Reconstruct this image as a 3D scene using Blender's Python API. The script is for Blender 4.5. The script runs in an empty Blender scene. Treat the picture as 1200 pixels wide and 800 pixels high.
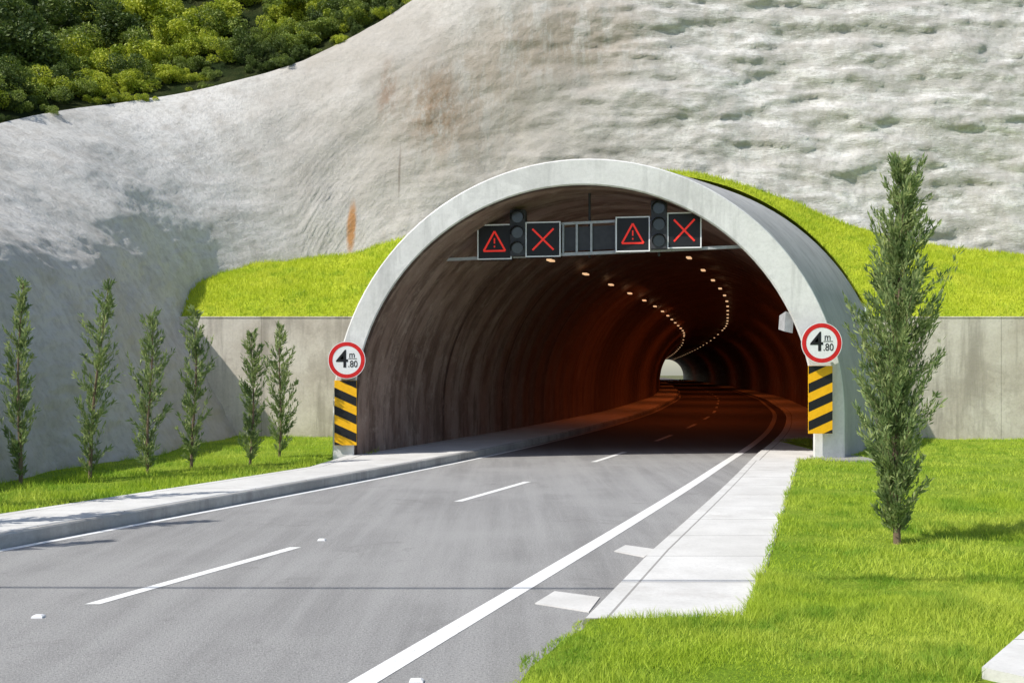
import bpy, math, random
import numpy as np
from mathutils import Vector, noise, Matrix
random.seed(7); rng=np.random.default_rng(7)
sc=bpy.context.scene
COL=sc.collection
R_=math.radians
# ------------------------------------------------------------------ helpers
def link(o,parent=None):
    COL.objects.link(o)
    if parent: o.parent=parent
    return o
def empty(name,loc=(0,0,0),rotz=0):
    e=bpy.data.objects.new(name,None); e.location=loc; e.rotation_euler=(0,0,rotz); e.empty_display_size=.3
    return link(e)
def mk(name,verts,faces,mat,parent=None,smooth=False,uv=None):
    me=bpy.data.meshes.new(name)
    me.from_pydata([tuple(v) for v in verts],[],faces)
    me.update()
    if smooth: me.polygons.foreach_set('use_smooth',[True]*len(me.polygons))
    if uv is not None:
        l=me.uv_layers.new(name='UVMap')
        idx=np.zeros(len(me.loops),dtype=np.int32); me.loops.foreach_get('vertex_index',idx)
        l.data.foreach_set('uv',np.asarray(uv,dtype=np.float32)[idx].ravel())
    o=bpy.data.objects.new(name,me); me.materials.append(mat)
    return link(o,parent)
def rawmesh(name,V,n,mat):
    V=np.asarray(V,dtype=np.float32).reshape(-1,3); k=len(V)//n
    me=bpy.data.meshes.new(name)
    me.vertices.add(len(V)); me.vertices.foreach_set('co',V.ravel())
    me.loops.add(len(V)); me.loops.foreach_set('vertex_index',np.arange(len(V),dtype=np.int32))
    me.polygons.add(k); me.polygons.foreach_set('loop_start',np.arange(0,len(V),n,dtype=np.int32))
    me.polygons.foreach_set('loop_total',np.full(k,n,dtype=np.int32))
    me.update(); me.materials.append(mat)
    return me
def fastmesh(name,V,n,mat,parent=None):
    return link(bpy.data.objects.new(name,rawmesh(name,V,n,mat)),parent)
def grid_faces(nr,nc,flip=False):
    f=[]
    for i in range(nr-1):
        for j in range(nc-1):
            a=i*nc+j
            q=(a,a+1,a+nc+1,a+nc)
            f.append(q[::-1] if flip else q)
    return f
def box_vf(x0,x1,y0,y1,z0,z1,sl=0):
    v=[(x0,y0,z0),(x1,y0,z0),(x1,y1,z0),(x0,y1,z0),(x0,y0,z1),(x1,y0,z1),(x1,y1,z1),(x0,y1,z1)]
    v=[(p[0],p[1],p[2]+sl*p[0]) for p in v]
    f=[(0,3,2,1),(4,5,6,7),(0,1,5,4),(1,2,6,5),(2,3,7,6),(3,0,4,7)]
    return v,f
def box(name,x0,x1,y0,y1,z0,z1,mat,parent=None,bevel=0,sl=0):
    v,f=box_vf(x0,x1,y0,y1,z0,z1,sl)
    o=mk(name,v,f,mat,parent)
    if bevel:
        m=o.modifiers.new('b','BEVEL'); m.width=bevel; m.segments=2
    return o
def cyl(name,p0,p1,r,mat,parent=None,n=16,r1=None):
    p0=Vector(p0);p1=Vector(p1); d=(p1-p0).normalized()
    a=d.orthogonal().normalized(); b=d.cross(a); r1=r if r1 is None else r1
    v=[];f=[]
    for k in range(n):
        t=2*math.pi*k/n; v.append(p0+(a*math.cos(t)+b*math.sin(t))*r)
    for k in range(n):
        t=2*math.pi*k/n; v.append(p1+(a*math.cos(t)+b*math.sin(t))*r1)
    for k in range(n): f.append((k,(k+1)%n,n+(k+1)%n,n+k))
    f.append(tuple(range(n))[::-1]); f.append(tuple(range(n,2*n)))
    return mk(name,v,f,mat,parent)
# ------------------------------------------------------------------ material helpers
class M:
    def __init__(s,name,rough=.8,spec=.3):
        s.m=bpy.data.materials.new(name); s.m.use_nodes=True; s.t=s.m.node_tree
        s.b=s.t.nodes['Principled BSDF']; s.b.inputs['Roughness'].default_value=rough
        s.b.inputs['Specular IOR Level'].default_value=spec
        s.tc=s.t.nodes.new('ShaderNodeTexCoord'); s.obj=s.tc.outputs['Object']
    def n(s,ty,**k):
        x=s.t.nodes.new(ty)
        for a,v in k.items(): setattr(x,a,v)
        return x
    def l(s,a,b): s.t.links.new(a,b)
    def set(s,inp,v):
        if hasattr(v,'is_output') : s.l(v,inp)
        else: inp.default_value=v
    def mapv(s,scale=(1,1,1),rot=(0,0,0),src=None,loc=(0,0,0)):
        x=s.n('ShaderNodeMapping'); s.l(src or s.obj,x.inputs[0])
        x.inputs['Location'].default_value=loc; x.inputs['Rotation'].default_value=rot; x.inputs['Scale'].default_value=scale
        return x.outputs[0]
    def noise(s,scale,det=4,rough=.55,vec=None,dist=0):
        x=s.n('ShaderNodeTexNoise'); s.l(vec or s.obj,x.inputs['Vector'])
        x.inputs['Scale'].default_value=scale; x.inputs['Detail'].default_value=det
        x.inputs['Roughness'].default_value=rough; x.inputs['Distortion'].default_value=dist
        return x.outputs['Fac']
    def rng(s,v,a,b,c=0,d=1,smooth=True):
        x=s.n('ShaderNodeMapRange'); x.interpolation_type='SMOOTHSTEP' if smooth else 'LINEAR'
        s.l(v,x.inputs[0])
        for i,q in zip((1,2,3,4),(a,b,c,d)): x.inputs[i].default_value=q
        return x.outputs[0]
    def math(s,op,a,b=0,c=None):
        x=s.n('ShaderNodeMath',operation=op); s.set(x.inputs[0],a); s.set(x.inputs[1],b)
        if c is not None: s.set(x.inputs[2],c)
        return x.outputs[0]
    def mix(s,f,a,b,mode='MIX'):
        x=s.n('ShaderNodeMix',data_type='RGBA',blend_type=mode)
        s.set(x.inputs[0],f)
        for i,q in ((6,a),(7,b)):
            if hasattr(q,'is_output'): s.l(q,x.inputs[i])
            else: x.inputs[i].default_value=(q[0],q[1],q[2],1)
        return x.outputs[2]
    def blob(s,c,sz,inner=.3,outer=1.1):
        a=s.n('ShaderNodeVectorMath',operation='SUBTRACT'); s.l(s.obj,a.inputs[0]); a.inputs[1].default_value=c
        b=s.n('ShaderNodeVectorMath',operation='DIVIDE'); s.l(a.outputs[0],b.inputs[0]); b.inputs[1].default_value=sz
        d=s.n('ShaderNodeVectorMath',operation='LENGTH'); s.l(b.outputs[0],d.inputs[0])
        return s.rng(d.outputs['Value'],inner,outer,1,0)
    def color(s,v): s.set(s.b.inputs['Base Color'],v if hasattr(v,'is_output') else (v[0],v[1],v[2],1))
    def bump(s,h,dist=.02,strength=1):
        x=s.n('ShaderNodeBump'); x.inputs['Distance'].default_value=dist; x.inputs['Strength'].default_value=strength
        s.l(h,x.inputs['Height']); s.l(x.outputs[0],s.b.inputs['Normal'])
    def sep(s,src=None):
        x=s.n('ShaderNodeSeparateXYZ'); s.l(src or s.obj,x.inputs[0]); return x.outputs
def simple(name,col,rough=.6,spec=.3,var=.12,metal=0,emit=None,es=1):
    m=M(name,rough,spec); n=m.noise(9,5)
    m.color(m.mix(m.rng(n,.3,.7),[c*(1-var) for c in col],[min(1,c*(1+var)) for c in col]))
    m.b.inputs['Metallic'].default_value=metal
    if emit: m.b.inputs['Emission Color'].default_value=(*emit,1); m.b.inputs['Emission Strength'].default_value=es
    return m.m

# shotcrete
m=M('shotcrete',.92,.12)
big=m.noise(.16,5,.6); mid=m.noise(.9,7,.7); fine=m.noise(5,8,.75)
st=m.noise(1.0,5,.6,vec=m.mapv((1.6,1.6,.16)))
led=m.noise(1.0,9,.74,vec=m.mapv((.55,.55,2.2)))
X=m.sep()['X']; Z=m.sep()['Z']
right=m.rng(X,-1,9,0.0,1)
left=m.rng(X,-13,-7.5,1.0,0.0)
c=m.mix(m.rng(big,.35,.65),(.45,.42,.375),(.55,.525,.485))
c=m.mix(right,c,m.mix(m.rng(big,.35,.65),(.50,.48,.445),(.60,.585,.55)))
c=m.mix(left,c,m.mix(m.rng(big,.35,.65),(.60,.585,.55),(.68,.665,.64)))
c=m.mix(m.rng(mid,.44,.68,0,.50),c,(.40,.37,.33))
c=m.mix(m.math('MULTIPLY',m.rng(led,.50,.58,0,.8),m.math('MAXIMUM',right,.08)),c,(.76,.745,.71))
c=m.mix(m.rng(st,.50,.72,0,.36),c,(.36,.325,.28))
c=m.mix(m.rng(fine,.45,.65,0,.42),c,(.34,.32,.29))
stn=m.rng(m.noise(1.0,8,.75,vec=m.mapv((1.7,1.7,.30))),.38,.56)
stn2=m.rng(m.noise(1.0,8,.78,vec=m.mapv((2.2,2.2,.9),loc=(3,1,2))),.36,.60)
c=m.mix(m.math('MULTIPLY',m.blob((-2.2,38,13),(4.4,6,4.2)),m.math('MULTIPLY',stn,.62)),c,(.31,.24,.17))
c=m.mix(m.math('MULTIPLY',m.blob((-3.0,38,12.7),(1.7,6,2.5)),m.math('MULTIPLY',stn2,.85)),c,(.27,.175,.10))
c=m.mix(m.math('MULTIPLY',m.blob((-5.0,38,13.4),(.6,6,2.2)),m.math('MULTIPLY',stn2,.85)),c,(.25,.16,.10))
c=m.mix(m.math('MULTIPLY',m.blob((2.0,39,15.5),(5.5,6,2.8)),m.math('MULTIPLY',stn,.75)),c,(.33,.27,.205))
c=m.mix(m.math('MULTIPLY',m.blob((4.0,39,12),(6.5,6,4.0)),m.rng(mid,.35,.6,.05,.42)),c,(.36,.34,.31))
c=m.mix(m.math('MULTIPLY',m.blob((-6.15,38,7.7),(.22,6,1.3),.5,1.05),m.rng(m.noise(3,5,.6,vec=m.mapv((3,3,.5))),.3,.5,.45,1)),c,(.44,.23,.10))
c=m.mix(m.math('MULTIPLY',m.blob((-4.4,38,10.0),(.07,6,1.5),.3,1.05),.7),c,(.20,.17,.14))
m.color(c)
h=m.math('ADD',m.math('ADD',m.noise(3.2,10,.74),m.math('MULTIPLY',m.noise(9,6,.75),.35)),m.math('MULTIPLY',led,m.math('MULTIPLY',right,1.6)))
m.bump(h,.075,.9)
SHOT=m.m

def concrete(name,c0,c1,joint=None,bumpd=.015,streak=.4,rough=.85,jrange=3.0):
    m=M(name,rough,.2)
    c=m.mix(m.rng(m.noise(.7,6,.65),.3,.7),c0,c1)
    c=m.mix(m.rng(m.noise(14,5,.7),.35,.8,0,.35),c,[q*.7 for q in c0])
    c=m.mix(m.rng(m.noise(1.0,6,.65,vec=m.mapv((2.2,2.2,.22))),.48,.68,0,streak),c,[q*.5 for q in c0])
    c=m.mix(m.rng(m.noise(.45,8,.75,dist=.4),.50,.60,0,streak*.8),c,[q*.70 for q in c0])
    h=m.math('ADD',m.noise(6,7,.7),m.math('MULTIPLY',m.noise(40,4,.7),.3))
    if joint:
        ax=m.sep()[joint]
        fr=m.math('FRACT',m.math('DIVIDE',m.math('ADD',ax,100.4),jrange))
        j=m.math('LESS_THAN',fr,.025/jrange)
        c=m.mix(m.math('MULTIPLY',j,.5),c,[q*.35 for q in c0])
    m.color(c); m.bump(h,bumpd,.8)
    return m.m
WALLC=concrete('retaining_concrete',(.54,.475,.395),(.72,.66,.57),joint='X',jrange=3.2,streak=.6)
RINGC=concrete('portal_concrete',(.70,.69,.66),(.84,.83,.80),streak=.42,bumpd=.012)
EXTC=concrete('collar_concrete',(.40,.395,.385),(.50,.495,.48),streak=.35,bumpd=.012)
m=M('sidewalk_concrete',.85,.25)
c=m.mix(m.rng(m.noise(1.3,6,.6),.3,.7),(.60,.59,.565),(.72,.71,.685))
c=m.mix(m.rng(m.noise(30,4,.7),.4,.85,0,.5),c,(.44,.43,.41))
c=m.mix(m.rng(m.noise(.6,8,.75),.52,.66,0,.5),c,(.47,.45,.42))
u=m.n('ShaderNodeUVMap'); sx=m.sep(u.outputs[0])
sl=m.math('FLOOR',m.math('DIVIDE',sx['Y'],1.5))
wn=m.n('ShaderNodeTexWhiteNoise',noise_dimensions='1D'); m.l(sl,wn.inputs['W'])
c=m.mix(m.math('MULTIPLY',wn.outputs['Value'],.20),c,(.46,.445,.42))
j=m.math('LESS_THAN',m.math('FRACT',m.math('DIVIDE',sx['Y'],1.5)),.014)
j2=m.math('LESS_THAN',m.math('ABSOLUTE',m.math('SUBTRACT',sx['X'],.14)),.009)
c=m.mix(m.math('MULTIPLY',m.math('MAXIMUM',j,j2),.7),c,(.18,.17,.155))
m.color(c); m.bump(m.noise(25,6,.7),.006,.7); WALK=m.m
KERB=concrete('kerb_concrete',(.36,.35,.33),(.50,.49,.47),streak=.5)

# asphalt (colour darkens inside the bore, standing in for tunnel shade)
m=M('asphalt',.88,.22)
al=m.mapv((1.8,.09,1),rot=(0,0,R_(21)))
c=m.mix(m.rng(m.noise(1.0,7,.65,vec=al),.32,.68),(.25,.245,.24),(.36,.355,.347))
c=m.mix(m.rng(m.noise(.35,6,.65),.4,.65,0,.6),c,(.38,.375,.365))
c=m.mix(m.rng(m.noise(45,3,.8),.45,.72,0,.7),c,(.12,.118,.118))
c=m.mix(m.rng(m.noise(70,2,.8),.55,.74,0,.75),c,(.68,.67,.64))
c=m.mix(m.rng(m.noise(.8,9,.78,dist=.6),.57,.66,0,.4),c,(.17,.165,.16))
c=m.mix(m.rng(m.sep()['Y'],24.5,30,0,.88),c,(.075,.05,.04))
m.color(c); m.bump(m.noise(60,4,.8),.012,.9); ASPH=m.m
m=M('road_paint',.6,.3)
w=m.rng(m.noise(22,7,.8),.53,.66)
w2=m.rng(m.noise(1.6,6,.7),.42,.70,.5,1)
c=m.mix(m.math('MULTIPLY',w,w2),(.82,.82,.80),(.36,.36,.35))
c=m.mix(m.rng(m.sep()['Y'],25,32,0,.7),c,(.18,.13,.10)); m.color(c); PAINT=m.m  # markings follow the road: tunnel shade painted into the colour

# grass
def grassmat(name,a,b,d,tr=.42):
    m=M(name,.6,.25)
    gi=m.n('ShaderNodeNewGeometry')
    c=m.mix(m.rng(m.noise(.55,5,.6),.35,.65),a,b)
    c=m.mix(m.rng(m.noise(1.1,7,.72),.47,.62,0,.85),c,d)
    c=m.mix(m.math('MULTIPLY',gi.outputs['Random Per Island'],.35),c,[q*.45 for q in a])
    m.color(c)
    t=m.n('ShaderNodeBsdfTranslucent'); m.l(c,t.inputs[0])
    mx=m.n('ShaderNodeMixShader'); mx.inputs[0].default_value=tr
    m.l(m.b.outputs[0],mx.inputs[1]); m.l(t.outputs[0],mx.inputs[2])
    m.l(mx.outputs[0],m.t.nodes['Material Output'].inputs[0])
    return m.m
G1=grassmat('lawn_blades',(.47,.62,.05),(.68,.76,.12),(.17,.37,.025))
G2=grassmat('mound_blades',(.58,.67,.045),(.72,.76,.09),(.34,.50,.03))
m=M('lawn_soil',.95,.1)
c=m.mix(m.rng(m.noise(.55,5,.6),.35,.65),(.20,.32,.025),(.30,.40,.04))
c=m.mix(m.rng(m.noise(30,5,.7),.4,.7,0,.7),c,(.07,.12,.012)); m.color(c); m.bump(m.noise(40,5,.7),.03,1); SOIL=m.m
m=M('mound_soil',.95,.1)
c=m.mix(m.rng(m.noise(.8,5,.6),.35,.65),(.36,.45,.025),(.48,.53,.045))
c=m.mix(m.rng(m.noise(18,5,.7),.45,.75,0,.6),c,(.16,.24,.015)); m.color(c); m.bump(m.noise(25,5,.7),.04,1); MSOIL=m.m
m=M('ground_earth',.95,.1)
c=m.mix(m.rng(m.noise(.2,6,.6),.35,.65),(.10,.12,.04),(.17,.15,.09)); m.color(c); GROUND=m.m
m=M('hill_earth',.95,.1)
c=m.mix(m.rng(m.noise(.9,6,.6),.35,.65),(.02,.035,.008),(.05,.06,.018)); m.color(c); m.bump(m.noise(2,8,.7),.5,1); HILLM=m.m

def leafmat(name,a,b,d,tr=.25,sc_=.9):
    m=M(name,.55,.3)
    gi=m.n('ShaderNodeNewGeometry')
    c=m.mix(gi.outputs['Random Per Island'],a,b)
    c=m.mix(m.rng(m.noise(sc_,4,.6),.42,.62,0,.75),c,d)
    m.color(c)
    t=m.n('ShaderNodeBsdfTranslucent'); m.l(c,t.inputs[0])
    mx=m.n('ShaderNodeMixShader'); mx.inputs[0].default_value=tr
    m.l(m.b.outputs[0],mx.inputs[1]); m.l(t.outputs[0],mx.inputs[2])
    m.l(mx.outputs[0],m.t.nodes['Material Output'].inputs[0])
    return m.m
CONIF=leafmat('conifer_foliage',(.20,.29,.10),(.44,.50,.20),(.11,.18,.06),.35,3.5)
SH1=leafmat('shrub_leaves_light',(.30,.38,.02),(.66,.68,.08),(.17,.25,.02),.3)
SH2=leafmat('shrub_leaves_dark',(.06,.105,.022),(.18,.24,.05),(.035,.06,.015),.2)
SH3=leafmat('shrub_leaves_mid',(.15,.23,.03),(.36,.42,.08),(.08,.12,.02),.25)
m=M('bark',.9,.1); m.color(m.mix(m.noise(8,6,.7,vec=m.mapv((6,6,1))),(.10,.07,.05),(.26,.19,.13))); BARK=m.m

# tunnel lining
m=M('tunnel_lining',.5,.35)
u=m.n('ShaderNodeUVMap'); sx=m.sep(u.outputs[0])
dist=sx['X']; arc=sx['Y']
c=m.mix(m.rng(m.noise(.5,6,.65),.3,.7),(.30,.205,.165),(.42,.31,.26))
seg=m.math('FLOOR',m.math('DIVIDE',dist,5.0))
wn=m.n('ShaderNodeTexWhiteNoise',noise_dimensions='1D'); m.l(seg,wn.inputs['W'])
c=m.mix(m.math('MULTIPLY',wn.outputs['Value'],.5),c,(.12,.08,.065))
fr=m.math('FRACT',m.math('DIVIDE',dist,5.0))
j=m.math('LESS_THAN',fr,.03)
c=m.mix(m.math('MULTIPLY',j,.85),c,(.03,.02,.018))
cb=m.n('ShaderNodeCombineXYZ'); m.l(dist,cb.inputs[0]); m.l(arc,cb.inputs[1])
sv=m.noise(1,8,.75,vec=m.mapv((1.8,.3,1),src=cb.outputs[0]))
c=m.mix(m.rng(sv,.44,.58,0,.75),c,(.11,.068,.05))
c=m.mix(m.rng(m.noise(2.5,8,.8),.5,.66,0,.5),c,(.46,.37,.31))
c=m.mix(m.rng(dist,2,20,0,.55),c,(.11,.055,.036))  # darker with depth: dimness of the bore painted into the lining
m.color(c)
h=m.math('ADD',m.math('MULTIPLY',m.noise(3,6,.7),.5),m.math('MULTIPLY',m.math('SINE',m.math('MULTIPLY',dist,4.19)),.5))
m.bump(h,.09,.7); LIN=m.m

RED=simple('sign_red',(.62,.02,.02),.4); WHITE=simple('sign_white',(.80,.80,.80),.4,var=.04); BLACK=simple('sign_black',(.015,.015,.017),.45)
YEL=simple('hazard_yellow',(.90,.47,.01),.45,var=.06); STEEL=simple('galvanised_steel',(.36,.37,.38),.45,metal=.6); GREY=simple('housing_grey',(.42,.43,.44),.5)
DARK=simple('gantry_dark',(.05,.05,.055),.5)
LED=simple('led_red',(.6,.03,.02),.5,emit=(1,.04,.025),es=.38)
LENS=simple('signal_lens',(.03,.035,.035),.15,spec=.6)
LAMP=simple('lamp_glow',(.8,.7,.5),.5,emit=(1,.60,.32),es=.85)

# ------------------------------------------------------------------ alignment curves
Dk=[-40,12.1,24,36,53,84,120,168,240,330,460]
Ck=[-2.71-52.1*.395,-2.71,2.0,5.9,10.5,17.0,22.8,29.6,39.0,50.0,64]
Lk=[-4.3,-3.34,-3.12,-3.15,-3.2,-3.2,-3.2,-3.2,-3.2,-3.2,-3.2]
Rk=[5.3,3.56,3.10,3.15,3.2,3.2,3.2,3.2,3.2,3.2,3.2]
xs=np.arange(-60,480,.5)
def sm(k,sig):
    a=np.interp(xs,Dk,k)
    w=np.exp(-.5*(np.arange(-60,61)/(sig*2))**2); w/=w.sum()
    p=np.concatenate([2*a[0]-a[60:0:-1],a,2*a[-1]-a[-2:-62:-1]])
    return np.convolve(p,w,'valid')
CT,LT,RT=sm(Ck,5),sm(Lk,2),sm(Rk,2)
def C(D): return float(np.interp(D,xs,CT))
def Lf(D): return C(D)+float(np.interp(D,xs,LT))
def Rf(D): return C(D)+float(np.interp(D,xs,RT))
shift24=1.68-C(24)
def T(D): return C(D)+shift24*(1 if D<30 else max(.4,1-(D-30)/30))
RIN=5.38; ZC=1.12

def frange(a,b,s):
    n=max(1,int(round((b-a)/s))); return [a+(b-a)*i/n for i in range(n+1)]
def strip(name,fl,fr,d0,d1,step,z,mat,parent=None,cols=2):
    v=[];uv=[];s=0;pd=None
    ds=frange(d0,d1,step)
    for d in ds:
        a,b=fl(d),fr(d)
        if pd is not None: s+=math.hypot(d-pd[0],a-pd[1])
        pd=(d,a)
        for j in range(cols):
            t=j/(cols-1); v.append((a+(b-a)*t,d,z)); uv.append((t,s))
    return mk(name,v,grid_faces(len(ds),cols),mat,parent,uv=uv)
def solid(name,fl,fr,d0,d1,step,z,mat,parent=None,zb=-.03,ch=.02):
    v=[];uv=[];s=0;pd=None; ds=frange(d0,d1,step)
    for d in ds:
        a,b=fl(d),fr(d)
        if pd is not None: s+=math.hypot(d-pd[0],a-pd[1])
        pd=(d,a)
        for (x,zz,t) in ((a,zb,-.02),(a,z-ch,0),(a+ch,z,.01),(b-ch,z,.99),(b,z-ch,1),(b,zb,1.02)):
            v.append((x,d,zz)); uv.append((t,s))
    f=grid_faces(len(ds),6); f.append((0,1,2,3,4,5)); 
    return mk(name,v,f,mat,parent,uv=uv)

# ------------------------------------------------------------------ ground & road
mk('ground',[(-900,-900,-.06),(900,-900,-.06),(900,900,-.06),(-900,900,-.06)],[(0,1,2,3)],GROUND)
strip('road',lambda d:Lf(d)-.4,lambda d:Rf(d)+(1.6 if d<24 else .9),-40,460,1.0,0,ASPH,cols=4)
mark=empty('road_markings')
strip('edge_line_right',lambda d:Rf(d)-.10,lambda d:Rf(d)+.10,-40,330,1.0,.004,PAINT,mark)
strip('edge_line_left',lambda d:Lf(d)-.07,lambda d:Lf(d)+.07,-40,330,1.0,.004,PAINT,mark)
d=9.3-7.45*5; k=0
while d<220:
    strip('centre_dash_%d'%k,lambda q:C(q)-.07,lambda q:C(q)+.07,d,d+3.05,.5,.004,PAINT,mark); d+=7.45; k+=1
def Bk(d):
    if d<21: return Lf(d)-1.75
    t=min(1,(d-21)/3); return Lf(d)-1.75-(T(24)-RIN-.15-Lf(24)+1.75)*(-t)if d<24 else T(d)-RIN-.15
solid('sidewalk',Bk,lambda d:Lf(d)-.27,-40,332,1.0,.18,WALK)
solid('kerb',lambda d:Lf(d)-.27+.002,lambda d:Lf(d)-.13,-40,332,1.0,.175,KERB)
def Gr(d): return Rf(d)+np.interp(d,[8.4,11.7,23,26],[1.06,.88,.62,.55])
def Hr(d): return Rf(d)+np.interp(d,[8.4,11.15,17.9,24,24.6],[2.44,2.30,1.96,1.75,1.75]) if d<24.05 else T(d)+RIN+.15
solid('sidewalk.001',lambda d:float(Gr(d))+.002,lambda d:float(Hr(d)),8.42,332,.8,.085,WALK)
def P(u,v,z=0):
    D=1200*(2.1-z)/(v-437); return ((u-600)/1200*D,D,z)
drain=empty('drain_covers')
for i,q in enumerate([[(627,706),(690,716),(703,699),(650,692)],[(720,645),(755,652),(768,643),(733,638)]]):
    pts=[P(*a,z=.01) for a in q]
    v=pts+[(p[0],p[1],-.02) for p in pts]
    mk('slab_%d'%i,v,[(0,1,2,3),(0,4,5,1),(1,5,6,2),(2,6,7,3),(3,7,4,0)],WALK,drain,uv=[(.5,.5)]*8)
studs=empty('road_studs')
for i,(u_,v_) in enumerate([(45,723),(377,633),(488,799)]):
    x,y,_=P(u_,v_); v=[]
    for (s,z) in ((.045,.0),(.042,.015),(.028,.024)):
        v+= [(x-s*1.1,y-s*.8,z),(x+s*1.1,y-s*.8,z),(x+s*1.1,y+s*.8,z),(x-s*1.1,y+s*.8,z)]
    f=[]
    for k in range(2):
        for j in range(4): a=k*4+j;b=k*4+(j+1)%4; f.append((a,b,b+4,a+4))
    f.append((8,9,10,11)); mk('stud_%d'%i,v,f,WHITE,studs)
pv=[(3.12,6.80),(3.95,7.85),(6.6,11),(9,9),(5,4.5)]
v=[(x,y,.15) for x,y in pv]+[(x,y,-.02) for x,y in pv]
mk('footpath',v,[(0,1,2,3,4)]+[(i,(i+1)%5,5+(i+1)%5,5+i) for i in range(5)],WALK,uv=[(.5,p[1]) for p in pv]*2)
box('concrete_pad',7.15,8.3,23.2,24.6,-.02,.13,WALK)

# lawns
def fbm(x,y,z,s,o=4): return noise.fractal(Vector((x*s,y*s,z*s)),1.0,2.0,o)
def lawn_z_r(x,y): return .10+.05*fbm(x,y,0,.5,3)
def Er(d): return Rf(d)+1.13+.03*math.sin(d*5)+.03*math.sin(d*11.3) if d<8.39 else float(Hr(d))+.004
rows=sorted(set([round(q,3) for q in frange(-30,8.38,.35)]+[8.40,8.41]+[round(q,3) for q in frange(8.9,31.1,.5)]))
v=[]; nc=40
for d in rows:
    e=Er(d)if d<24 else 7.9
    for j in range(nc):
        t=(j/(nc-1))**2.2; x=e+(60-e)*t
        v.append((x,d,lawn_z_r(x,d) if j>0 else .0))
mk('lawn',v,grid_faces(len(rows),nc),SOIL,smooth=True)
rows2=frange(-30,31.1,.5); v=[]; nc=24
for d in rows2:
    e=Bk(d)-.003
    if d>=22: e=max(Bk(22)-.05,-4.15) if d<24.3 else -3.3
    for j in range(nc):
        t=j/(nc-1); x=e+(-14-e)*t
        v.append((x,d,.15+.03*fbm(x,d,3,.5,3)+.10*t if j>0 else .05))
mk('lawn.001',v,grid_faces(len(rows2),nc,True),SOIL,smooth=True)
def scatter_r(n,d0,d1,xmax):
    out=[]
    while len(out)<n:
        d=random.uniform(d0,d1); e=Er(d) if d<24 else 8.2
        x=random.uniform(e-.06,xmax)
        if x>.56*d+1.5: continue
        if d<11 and x>3.12+(d-6.8)*.79-.02 : continue
        if x<e+.05 and random.random()<.3: continue
        out.append((x,d,.09+.05*fbm(x,d,0,.5,3)))
    return np.array(out)
def bl_arr(P0,h,w,lean=.7):
    n=len(P0)
    pat=np.array([.80+.9*max(-.6,fbm(p[0],p[1],1,1.1,4)) for p in P0]) if n<80000 else np.ones(n)
    a=rng.uniform(0,2*np.pi,n); hh=h*rng.uniform(.5,1.3,n)*pat; ww=w*rng.uniform(.7,1.3,n)
    dx=np.stack([np.cos(a)*ww/2,np.sin(a)*ww/2,np.zeros(n)],1)
    b=rng.uniform(0,2*np.pi,n); le=rng.uniform(0,lean,n)*hh
    tip=P0+np.stack([np.cos(b)*le,np.sin(b)*le,hh],1)
    return np.stack([P0-dx,P0+dx,tip],1).reshape(-1,3)
pts=[]
for (n,d0,d1,xm,h,w) in ((70000,5.9,10,6.5,.085,.008),(60000,10,17,10,.085,.011),(45000,17,31,18,.085,.017)):
    pts.append((scatter_r(n,d0,d1,xm),h,w,1.2))
fastmesh('lawn_grass',np.concatenate([bl_arr(*p) for p in pts]),3,G1)
out=[]
while len(out)<42000:
    d=random.uniform(11,30.9); e=Bk(min(d,22)); 
    if d>22: e=-4.2 if d<24.3 else -3.3
    x=random.uniform(-10,e+.02)
    out.append((x,d,.16))
fastmesh('lawn_grass.001',bl_arr(np.array(out),.11,.016,1.0),3,G1)

# ------------------------------------------------------------------ mountain face (shotcrete)
K=[(-10.2,-12,-1,0,.53,3.0),(-9.4,8,-1,0,.53,4.6),(-8.9,16,-1,0,.53,6.0),(-8.5,24,-1,0,.53,7.4),(-8.2,30.5,-1,0,.52,9.2),(-7.9,34.6,-.85,.5,.48,12.4),(-6.6,36.6,-.35,.94,.34,15.0),
   (-3.5,37.2,0,1,.27,18.2),(3,37.4,0,1,.25,25),(16,37.4,0,1,.25,26),(45,37,0,1,.25,24)]
K=np.array(K); seg=np.r_[0,np.cumsum(np.hypot(np.diff(K[:,0]),np.diff(K[:,1])))]
SS=np.arange(0,seg[-1],.13)
KI=np.stack([np.interp(SS,seg,K[:,i]) for i in range(6)],1)
w=np.exp(-.5*(np.arange(-14,15)/6)**2); w/=w.sum()
for i in range(6):
    p=np.pad(KI[:,i],14,mode='edge'); KI[:,i]=np.convolve(p,w,'valid')
def gtop(X):
    return float(np.interp(X,[-14,-11.2,-6,-2.7,0,3,6.5,9,12,15,18,30,60],[5.7,5.9,6.35,7.3,8.5,9.2,9.4,8.7,7.6,6.75,6.4,6.2,6.0]))
def face_pt(k,t):
    x,y,ox,oy,ln,zt=KI[k]
    n=math.hypot(ox,oy); ox/=n; oy/=n
    zb=-.1
    if y>36.2 : 
        f=min(1,(y-36.2)/.8); zb=-.1*(1-f)+(gtop(x)-1.0)*f
    z=zb+(zt-zb)*t
    leftness=max(0,-ox)
    ro=max(0,(t-.6)/.4)**2*(2.4*leftness+.9)
    o=ln*z+ro
    X,Y=x+ox*o,y+oy*o
    rt=min(1,max(0,(X+1)/8))*(1-leftness)
    a=.45*fbm(X,Y,z,.14,3)+(.075+.065*rt)*fbm(X+9,Y,z*1.6,.55,6)+(.03+.015*rt)*fbm(X,Y,z*2.2,2.4,4)
    l=fbm(X*.42,Y*.42,z*1.7+4,.8,6)
    l=1/(1+math.exp(-7*l))
    a+=(.03+.17*rt)*l
    X-=ox*a; Y-=oy*a; z+=a*.25*leftness
    return (X,Y,z)
NT=170; v=[]
for k in range(len(SS)):
    for j in range(NT): v.append(face_pt(k,j/(NT-1)))
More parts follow.
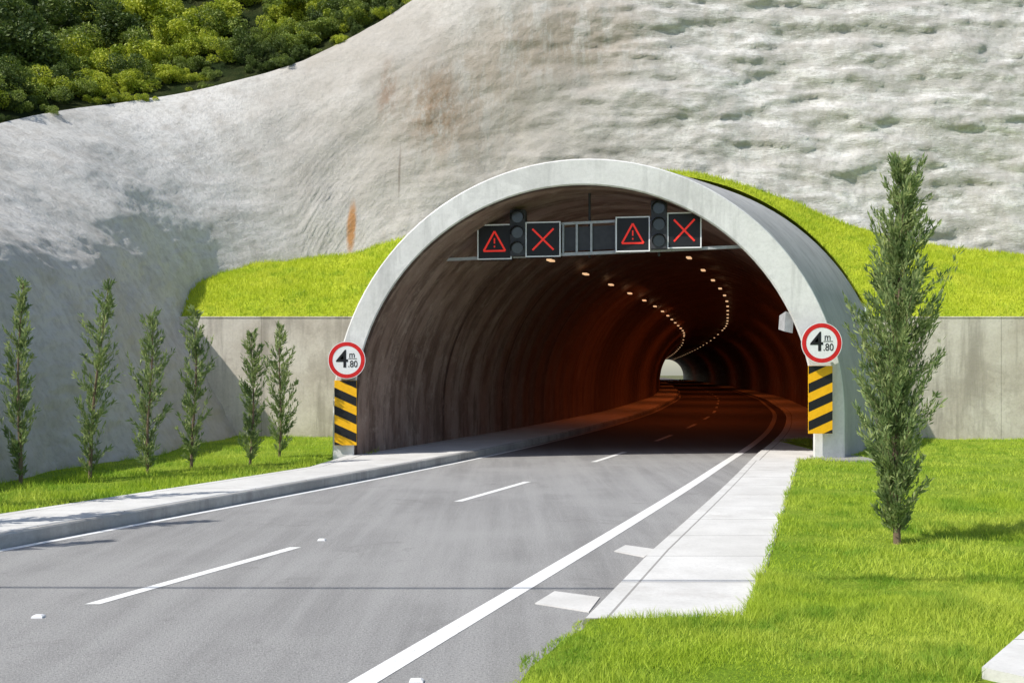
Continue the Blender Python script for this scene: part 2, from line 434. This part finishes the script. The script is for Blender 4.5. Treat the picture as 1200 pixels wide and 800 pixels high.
mk('rock_face',v,grid_faces(len(SS),NT,False),SHOT,smooth=True)
hill=[]; ks=list(range(0,len(SS),6)); rs=[0,.5,1,2,3.5,5,7,10,14,19,25,35,50,70,95,125,160,200,240,270]
def hill_pt(k,r):
    x,y,z=face_pt(k,1.0); ox,oy=KI[k,2],KI[k,3]; n=math.hypot(ox,oy); ox/=n;oy/=n
    lf=max(0,-ox)
    def rise(q): return q*.72-lf*(.35*min(q,5))
    if r<=90: zz=z-.25+rise(r)
    else: zz=z-.25+64.8-1.75*lf+max(0,(1-abs(r-130)/40))*6-(max(0,r-130)/140)**1.3*(64.8+z+4)
    b=fbm(x+ox*r,y+oy*r,0,.12,4)*min(r*.25,3)
    return (x+ox*r,y+oy*r,zz+b)
for k in ks:
    for r in rs: hill.append(hill_pt(k,r))
mk('hill',hill,grid_faces(len(ks),len(rs)),HILLM,smooth=True)

# ------------------------------------------------------------------ grass mounds over the portal
def rext(D): return 6.0+(7.3-6.0)*min(1,max(0,(D-24)/7.2)) if D<32.3 else 5.75
def cext(D): return 1.80+(4.15-1.80)*min(1,(D-24)/7.2) if D<32.3 else T(D)
def vext(D): return 1-.05*min(1,max(0,(D-24)/7.2))
def ext_z(X,D):
    r=rext(D); q=r*r-(X-cext(D))**2
    return ZC+math.sqrt(q)*vext(D) if q>0 else -9
Xs=[-14+.25*i for i in range(0,240)]
Ds=[31.25+.25*i for i in range(0,29)]
def mz(X,D):
    t=min(1,(D-31.25)/5.9)
    e=t**.85
    z=3.78+(gtop(X)-3.78)*e+.15*fbm(X,D,0,.45,4)*min(1,t*4+.1)
    c=ext_z(X,D)
    if c>0: z=max(z,c+.10+.35*max(0,1-abs(X-7)/5)*min(1,(D-31.2)*2))
    return z
v=[(X,D,mz(X,D)) for D in Ds for X in Xs]
mk('grass_mound',v,grid_faces(len(Ds),len(Xs)),MSOIL,smooth=True)
out=[]
while len(out)<90000:
    X=random.uniform(-13,22); D=31.25+5.9*random.random()
    if X>.56*D+1: continue
    out.append((X,D,mz(X,D)-.01))
fastmesh('mound_grass',bl_arr(np.array(out),.14,.024,.9),3,G2)

# ------------------------------------------------------------------ retaining walls
def rwall(name,x0,x1):
    o=empty(name)
    box('wall_body',x0,x1,31.0,31.5,-.1,3.76,WALLC,o,.01)
    box('wall_coping',x0,x1,30.985,31.5,3.762,3.81,WALLC,o,.01)
rwall('retaining_wall',-13.5,-2.6)
rwall('retaining_wall.001',11.0,60)

# ------------------------------------------------------------------ tunnel
tun=empty('tunnel')
def prof(cx,r,D,n=56,zb=-.05,vs=1):
    pts=[];arc=[]
    for j in range(5):
        z=zb+(ZC-zb)*j/4; pts.append((cx-r,D,z)); arc.append(z)
    for j in range(1,n):
        a=math.pi-math.pi*j/n; pts.append((cx+r*math.cos(a),D,ZC+r*vs*math.sin(a))); arc.append(ZC+r*(math.pi-a))
    for j in range(5):
        z=ZC-(ZC-zb)*j/4; pts.append((cx+r,D,z)); arc.append(ZC+r*math.pi+ZC-z)
    return pts,arc
v=[];uv=[]; ds=frange(24,60,.75)+frange(61.5,332,1.5)
for D in ds:
    p,a=prof(T(D),RIN,D); v+=p; uv+=[(D-24,q) for q in a]
NP=len(p)
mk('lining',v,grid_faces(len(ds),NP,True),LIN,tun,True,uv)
def ring(cx,r,D,vs=1): return prof(cx,r,D,vs=vs)[0]
v=ring(1.68,RIN,24.0)+ring(1.68,RIN+.03,23.96)+ring(1.80,5.97,23.96)+ring(1.80,6.0,24.0)
mk('portal_ring',v,grid_faces(4,NP,False),RINGC,tun,False)
v=[]
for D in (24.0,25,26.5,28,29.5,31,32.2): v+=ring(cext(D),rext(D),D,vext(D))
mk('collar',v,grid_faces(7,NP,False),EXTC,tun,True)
# lamps
lights=empty('tunnel_lighting')
V=[];F=[]
D=30.5
while D<320:
    for off,zz in ((-2.75,5.45),(.75,6.0)):
        x=T(D)+off
        sl=(T(D+.5)-T(D-.5))
        bv,bf=box_vf(-.07,.07,-.2,.2,zz-.025,zz+.025)
        b0=len(V); V+=[(x+p[0]+p[1]*sl,D+p[1],p[2]) for p in bv]; F+=[tuple(q+b0 for q in f) for f in bf]
    D+=4.2 if D<90 else 10
mk('lamp_fittings',V,F,LAMP,lights)
for i,D in enumerate([44,58,74,92,116,150,200,270]):
    ld=bpy.data.lights.new('sodium_lamp','AREA'); ld.shape='RECTANGLE'; ld.size=3.5; ld.size_y=6
    ld.energy=[95,135,150,130,95,75,70,85][i]; ld.color=(1,.19,.04)
    lo=bpy.data.objects.new('sodium_lamp_%d'%i,ld); lo.location=(T(D)-.5,D,5.9); link(lo,lights)

# ------------------------------------------------------------------ lane signal gantry
gx0,gy0,gx1,gy1=-1.50,25.5,5.40,24.3
gl=math.hypot(gx1-gx0,gy1-gy0); ex,ey=(gx1-gx0)/gl,(gy1-gy0)/gl
G=empty('lane_signal_gantry',(gx0,gy0,0),math.atan2(ey,ex))
def gt(u,v):
    q=(u-600)/1200; t=(q*gy0-gx0)/(ex-q*ey); D=gy0+t*ey
    return t,2.1+(437-v)/1200*D
def gz(t,v): return 2.1+(437-v)/1200*(gy0+t*ey)
t0,z0=gt(530,304); t1,z1=gt(870,289)
SL=(z1-z0)/(t1-t0); zr=z0-SL*t0
box('bottom_rail',-.15,gl+.1,-.05,.05,zr-.035,zr+.035,GREY,G,sl=SL)
ta,_=gt(601,262); tb,_=gt(790,255)
box('top_rail',ta,tb,-.03,.03,zr+.72,zr+.78,GREY,G,sl=SL)
box('back_rail',ta-.6,tb+.6,.16,.24,zr+.30,zr+.38,DARK,G,sl=SL)
for u_ in (612,660,676,693,722,770):
    t,_=gt(u_,280); box('post',t-.025,t+.025,-.03,.03,zr+.036,zr+.72,GREY,G,sl=SL)
for u_ in (607,690,772):
    t,_=gt(u_,280); cyl('hanger',(t,.2,zr),(t,.2,zr+1.6),.03,DARK,G)
t_a,_=gt(660,280); t_b,_=gt(721,280)
box('panel_back',t_a,t_b,.03,.06,zr+.08,zr+.66,DARK,G,sl=SL)
def vms(u0,u1,vt,vb,kind):
    t0,_=gt(u0,vt); t1,_=gt(u1,vt); tm=(t0+t1)/2; zt=gz(tm,vt); zb=gz(tm,vb)
    s=(t1-t0)/2; cz=(zt+zb)/2; h=(zt-zb)/2
    box('cabinet',t0,t1,-.16,.12,zb,zt,BLACK,G,.01)
    y=-.175; fr=.03
    for a in ((t0,t1,zb,zb+fr),(t0,t1,zt-fr,zt),(t0,t0+fr,zb+fr,zt-fr),(t1-fr,t1,zb+fr,zt-fr)):
        box('frame',a[0],a[1],y,-.162,a[2],a[3],WHITE,G)
    def bar(p,q,w):
        p=Vector(p);q=Vector(q); d=(q-p).normalized(); n=Vector((-d[1],d[0]))*w
        vs=[p+n,p-n,q-n,q+n]
        v=[(a[0],y+.004,a[1]) for a in vs]+[(a[0],-.161,a[1]) for a in vs]
        mk('led_bar',v,[(0,1,2,3),(0,4,5,1),(1,5,6,2),(2,6,7,3),(3,7,4,0)],LED,G)
    k=s*.60; hh=h*.60
    if kind=='x':
        bar((tm-k,cz-hh),(tm+k,cz+hh),.022)
        y=-.178
        bar((tm-k,cz+hh),(tm+k,cz-hh),.022)
    else:
        A=(tm-k*1.05,cz-hh*.85);B=(tm+k*1.05,cz-hh*.85);Cc=(tm,cz+hh)
        bar(A,B,.022); y=-.1765; bar((B[0],B[1]),Cc,.022); y=-.178; bar(Cc,A,.022)
        y=-.175; bar((tm,cz-hh*.15),(tm,cz+hh*.35),.016); bar((tm,cz-hh*.52),(tm,cz-hh*.36),.016)
vms(561,601,264,305,'t'); vms(617,658,261,302,'x'); vms(722,762,255,296,'t'); vms(782,822,250,292,'x')
def sig(u0,u1,vt,vb):
    t0,_=gt(u0,vt); t1,_=gt(u1,vt); tm=(t0+t1)/2; zt=gz(tm,vt); zb=gz(tm,vb)
    box('signal_body',t0+.02,t1-.02,-.20,.10,zb,zt,DARK,G,.02)
    r=(t1-t0)/2*.78; n=3
    for i in range(n):
        z=zb+(zt-zb)*(i+.5)/n
        cyl('lens',(tm,-.20,z),(tm,-.215,z),r*.82,LENS,G,20)
        v=[];m_=12
        for yy in (-.202,-.36):
            for j in range(m_+1):
                a=math.pi*(-.1+1.2*j/m_); v.append((tm+r*math.cos(a),yy,z+r*math.sin(a)*.95))
        mk('visor',v,grid_faces(2,m_+1),BLACK,G)
sig(598,618,247,301); sig(762,783,236,293)

# ------------------------------------------------------------------ clearance signs & hazard boards
def text(s,x,y,z,size,parent,ox=.0,xs_=1):
    cu=bpy.data.curves.new('t','FONT'); cu.body=s; cu.size=size; cu.align_x='CENTER'; cu.align_y='CENTER'; cu.extrude=.002; cu.offset=ox
    o=bpy.data.objects.new('lettering',cu); o.location=(x,y,z); o.rotation_euler=(math.pi/2,0,0); o.scale=(xs_,1,1)
    cu.materials.append(BLACK); link(o,parent)
def disc(name,r0,r1,y,mat,parent,n=48,th=.02):
    v=[];f=[]
    for k in range(n):
        a=2*math.pi*k/n; c,s=math.cos(a),math.sin(a)
        v+=[(r1*c,y,r1*s),(r0*c,y,r0*s),(r1*c,y+th,r1*s)]
    for k in range(n):
        a=3*k;b=3*((k+1)%n); f.append((a,b,b+1,a+1)); f.append((a,a+2,b+2,b))
    mk(name,v,f,mat,parent)
def sign(x,z,y,r,bx0,bx1,bz0,bz1,by):
    e=empty('height_limit_sign',(x,y,z))
    disc('rim',r*.97,r,-.012,WHITE,e); disc('red_ring',r*.76,r*.968,-.014,RED,e); disc('plate',0,r*.765,-.010,WHITE,e,th=.03)
    disc('back',0,r*.98,.0,STEEL,e,th=.02)
    s=r/.46
    text('4',-.11*s,-.014,.01*s,.62*s,e,.003)
    text('m',.13*s,-.014,.13*s,.22*s,e,.001,.9); text('.80',.15*s,-.014,-.10*s,.23*s,e,.001,.85)
    box('underline',.04*s,.25*s,-.0145,-.011,.03*s,.045*s,BLACK,e)
    cyl('bracket',(0,.01,0),(0,.20,0),.04,STEEL,e)
    b=empty('hazard_marker_board',((bx0+bx1)/2,by,bz0))
    W=(bx1-bx0)/2; H=bz1-bz0
    box('board',-W,W,0,.03,0,H,YEL,b,.004)
    n=4; per=H/3.6; rise=W*.9
    for i in range(-1,n+1):
        zl=i*per+per*.15; th=per*.50
        if x>0: poly=[(-W,zl),(W,zl+rise),(W,zl+th+rise),(-W,zl+th)]
        else: poly=[(-W,zl+rise),(W,zl),(W,zl+th),(-W,zl+th+rise)]
        def clip(pl,zc,keep_above):
            out=[]
            for a in range(len(pl)):
                p,q=pl[a],pl[(a+1)%len(pl)]
                ip=(p[1]>=zc) if keep_above else (p[1]<=zc); iq=(q[1]>=zc) if keep_above else (q[1]<=zc)
                if ip: out.append(p)
                if ip!=iq:
                    t=(zc-p[1])/(q[1]-p[1]); out.append((p[0]+(q[0]-p[0])*t,zc))
            return out
        pl=clip(poly,0.005,True)
        if len(pl)>2: pl=clip(pl,H-.005,False)
        if len(pl)>2: mk('stripe_%d'%(i+1),[(p[0]*.99,-.003,p[1]) for p in pl],[tuple(range(len(pl)))],BLACK,b)
    box('board_mount',-.05,.05,.031,.12 if by<23.9 else .06,H*.1,H*.9,STEEL,b)
sign(-3.84,2.40,23.80,.435,-4.14,-3.62,.42,1.93,23.86)
sign(7.12,2.79,23.55,.47,6.86,7.42,.70,2.27,23.70)
sp=empty('loudspeaker',(6.50,24.15,3.30),R_(8))
v=[(-.10,-.05,-.22),(.10,-.05,-.26),(.14,-.05,.20),(-.07,-.05,.25)]
v+= [(p[0]*.8,.35,p[2]*.7) for p in v]
mk('horn_box',v,[(0,1,2,3),(4,7,6,5),(0,4,5,1),(1,5,6,2),(2,6,7,3),(3,7,4,0)],GREY,sp)
cyl('bracket',(0,.2,0),(.35,.25,.1),.03,STEEL,sp)

# ------------------------------------------------------------------ conifers
def conifer(x,y,z0,H,Wd,nb,ns,seed,leaf=.07,lean=(0,0)):
    r=random.Random(seed); g=np.random.default_rng(seed)
    e=empty('cypress_tree',(x,y,z0))
    v=[];f=[];n=8;L=10
    def axis(h):
        t=h/H
        return Vector((lean[0]*t+.03*math.sin(t*6+seed),lean[1]*t+.03*math.cos(t*5+seed),h))
    for i in range(L+1):
        c=axis(H*.96*i/L); rr=(.009*H)*(1-.9*i/L)+.004
        for k in range(n): v.append((c.x+rr*math.cos(2*math.pi*k/n),c.y+rr*math.sin(2*math.pi*k/n),c.z-.05))
    for i in range(L):
        for k in range(n): f.append((i*n+k,i*n+(k+1)%n,(i+1)*n+(k+1)%n,(i+1)*n+k))
    mk('trunk',v,f,BARK,e)
    allv=[];bv=[];bf=[]
    hs=[.035+.94*((i+r.random())/nb) for i in range(nb)]
    clump=[r.uniform(.45,1.3) for _ in range(90)]
    for t in hs:
        h=t*H*.97
        prof_=np.interp(t,[.03,.10,.2,.4,.6,.78,.90,1],[.38,.62,.88,1,.90,.64,.34,.10])
        az=r.uniform(0,2*math.pi)
        Lb=Wd/2*prof_*clump[int(t*22)%22+22*int(az/1.6)]*r.uniform(.7,1.2)
        tilt=r.uniform(.45,1.15)
        hb=max(.03*H,h-Lb*.6)
        p0=axis(hb)
        d=Vector((math.cos(az)*math.sin(tilt),math.sin(az)*math.sin(tilt),math.cos(tilt)))
        ln=Lb/math.sin(tilt)
        p1=p0+d*ln; p1+=Vector((0,0,ln*.25))
        rr=.005*H/4.5
        b0=len(bv); s=d.orthogonal().normalized(); s2=d.cross(s)
        for (pp,q) in ((p0,rr),(p0+(p1-p0)*.9,rr*.25)):
            for k in range(3): a=2.09*k; bv.append(pp+(s*math.cos(a)+s2*math.sin(a))*q)
        for k in range(3): bf.append((b0+k,b0+(k+1)%3,b0+3+(k+1)%3,b0+3+k))
        m_=max(6,int(ns*(.4+.6*prof_)))
        tt=g.uniform(.10,1.05,m_)
        base=np.array(p0)[None]+tt[:,None]*np.array(p1-p0)[None]+np.stack([0*tt,0*tt,-.15*ln*tt*(1-tt)],1)
        spread=(.028+.04*(1-tt))[:,None]*Wd
        base=base+g.normal(0,1,(m_,3))*spread*.5
        dd=np.array(d)[None]*.9+np.array([0,0,.5])[None]+g.normal(0,.45,(m_,3)); dd/=np.linalg.norm(dd,axis=1)[:,None]
        sd=np.cross(dd,g.normal(0,1,(m_,3))); sd/=np.linalg.norm(sd,axis=1)[:,None]
        l=leaf*g.uniform(.6,1.5,m_)[:,None]; w_=l*.11
        q=np.stack([base-sd*w_*.4,base+dd*l*.5-sd*w_,base+dd*l,base+dd*l*.5+sd*w_],1)
        allv.append(q.reshape(-1,3))
    mk('branches',bv,bf,BARK,e)
    fastmesh('foliage',np.concatenate(allv),4,CONIF,e)
conifer(4.50,12.0,.09,4.72,.92,240,125,3,leaf=.078,lean=(.06,0))
for i,(u_,vt,vb,wpx) in enumerate([(22,318,568,44),(104,320,561,44),(174,360,554,50),(226,352,549,36),(294,380,545,30),(327,374,536,34)]):
    D=1200*1.93/(vb-437); X=(u_-600)/1200*D; H=(vb-vt)/1200*D
    ln={1:.33}.get(i,.05)
    conifer(X,D,.16,H,wpx/1200*D*.98,78,48,20+i,leaf=.10,lean=(ln,0))
for i,(X,D,H) in enumerate([(-8.05,14.6,4.6),(-7.95,12.5,4.7),(-8.65,10.8,4.7)]):
    conifer(X,D,.16,H,.62,90,45,40+i,leaf=.12)

# ------------------------------------------------------------------ hillside shrubs
shr=empty('hillside_shrubs')
def shrub_mesh(seed,mat,n,leaf,tall=1.0):
    g=np.random.default_rng(seed); lob=g.integers(8,13); V=[]
    for i in range(lob):
        c=np.array([g.normal(0,.42),g.normal(0,.42),g.uniform(.25,1.0)*tall]); rad=g.uniform(.22,.42)
        k=n//lob
        d=g.normal(0,1,(k,3)); d/=np.linalg.norm(d,axis=1)[:,None]
        p=c+d*(rad*g.uniform(.45,1.1,k)**.6)[:,None]*np.array([1,1,.85*tall**.5])
        a=g.normal(0,1,(k,3))+d*.5; a/=np.linalg.norm(a,axis=1)[:,None]
        b=np.cross(a,g.normal(0,1,(k,3))); b/=np.linalg.norm(b,axis=1)[:,None]
        l=leaf*g.uniform(.6,1.4,k)[:,None]
        V.append(np.stack([p-a*l*.5,p+b*l*.28,p+a*l*.5,p-b*l*.28],1).reshape(-1,3))
    return rawmesh('shrub',np.concatenate(V),4,mat)
MS={'l':[shrub_mesh(100+i,SH1,4200,.085) for i in range(3)],'d':[shrub_mesh(200+i,SH2,4200,.085,1.5) for i in range(3)],'m':[shrub_mesh(300+i,SH3,4200,.08) for i in range(3)]}
n=0; it=0
while n<470 and it<8000:
    it+=1
    k=random.randint(int(10/.13),len(SS)-1)
    if KI[k,0]>6: continue
    r=random.uniform(1.0,26) if n>120 else random.uniform(.1,3)
    p=Vector(hill_pt(k,r))
    u_=p.x/p.y*1200+600; v_=437-(p.z-2.1)/p.y*1200
    if u_<-80 or u_>470 or v_<-40: 
        if random.random()>.04: continue
    typ=random.choices('ldm',[.2,.4,.4])[0]
    if 90<u_<260 and r<12: typ=random.choices('ldm',[.7,.05,.25])[0]
    if u_<90: typ=random.choices('ldm',[.2,.4,.4])[0]
    if u_>260: typ=random.choices('ldm',[.25,.35,.4])[0]
    s=random.uniform(.8,1.7)*(1.2 if typ=='d' else 1)
    if r<1.5: s=random.uniform(.25,.6)
    elif r<4: s=min(s,random.uniform(.5,1.0))
    o=bpy.data.objects.new('shrub_clump',random.choice(MS[typ]))
    o.location=(p.x,p.y,p.z-.15); o.scale=(s*random.uniform(.85,1.2),s,s*random.uniform(.8,1.15)); o.rotation_euler=(0,0,random.uniform(0,6.28))
    link(o,shr); n+=1
print('shrubs',n)
for i,(X,D,s,t) in enumerate([(-10.9,31.6,.35,'m'),(-11.4,32.6,.4,'d'),(-11.6,34.0,.35,'m')]):
    o=bpy.data.objects.new('shrub',MS[t][i%3]); o.location=(X,D,mz(X,D)-.1); o.scale=(s,s,s*1.1); o.rotation_euler=(0,0,i); link(o)

# ------------------------------------------------------------------ overhead cable beyond the frame (its shadow crosses the road)
cab=empty('overhead_cable')
cyl('pole',(-30,6.9,-.1),(-30,6.9,8.2),.12,STEEL,cab); cyl('pole',(34,6.9,-.1),(34,6.9,8.2),.12,STEEL,cab)
prev=None
for i in range(25):
    t=i/24; p=(-30+64*t,6.9,7.9-1.0*4*t*(1-t))
    if prev: cyl('wire',prev,p,.026,BLACK,cab,6)
    prev=p

# ------------------------------------------------------------------ light, world, camera
Ldir=Vector((.58,.33,-.74)).normalized()
sun=bpy.data.lights.new('sun','SUN'); sun.energy=5.0; sun.angle=R_(.5); sun.color=(1,.96,.89)
so=bpy.data.objects.new('sun',sun); so.rotation_euler=Ldir.to_track_quat('-Z','Y').to_euler(); so.location=(-20,-10,30); link(so)
w=bpy.data.worlds.new('World'); sc.world=w; w.use_nodes=True
nt=w.node_tree; sky=nt.nodes.new('ShaderNodeTexSky'); sky.sky_type='NISHITA'; sky.sun_disc=False
sky.sun_elevation=math.asin(-Ldir.z); sky.sun_rotation=math.atan2(-Ldir.x,-Ldir.y)%(2*math.pi)
bg=nt.nodes['Background']; nt.links.new(sky.outputs[0],bg.inputs[0]); bg.inputs[1].default_value=.15
cam=bpy.data.cameras.new('camera'); co=bpy.data.objects.new('camera',cam); link(co)
co.location=(0,0,2.1); co.rotation_euler=(math.pi/2,0,0); cam.lens=36; cam.sensor_width=36; cam.shift_y=37/1200; cam.clip_end=3000; cam.clip_start=.05
sc.camera=co
sc.view_settings.view_transform='Standard'; sc.view_settings.look='None'; sc.view_settings.exposure=0
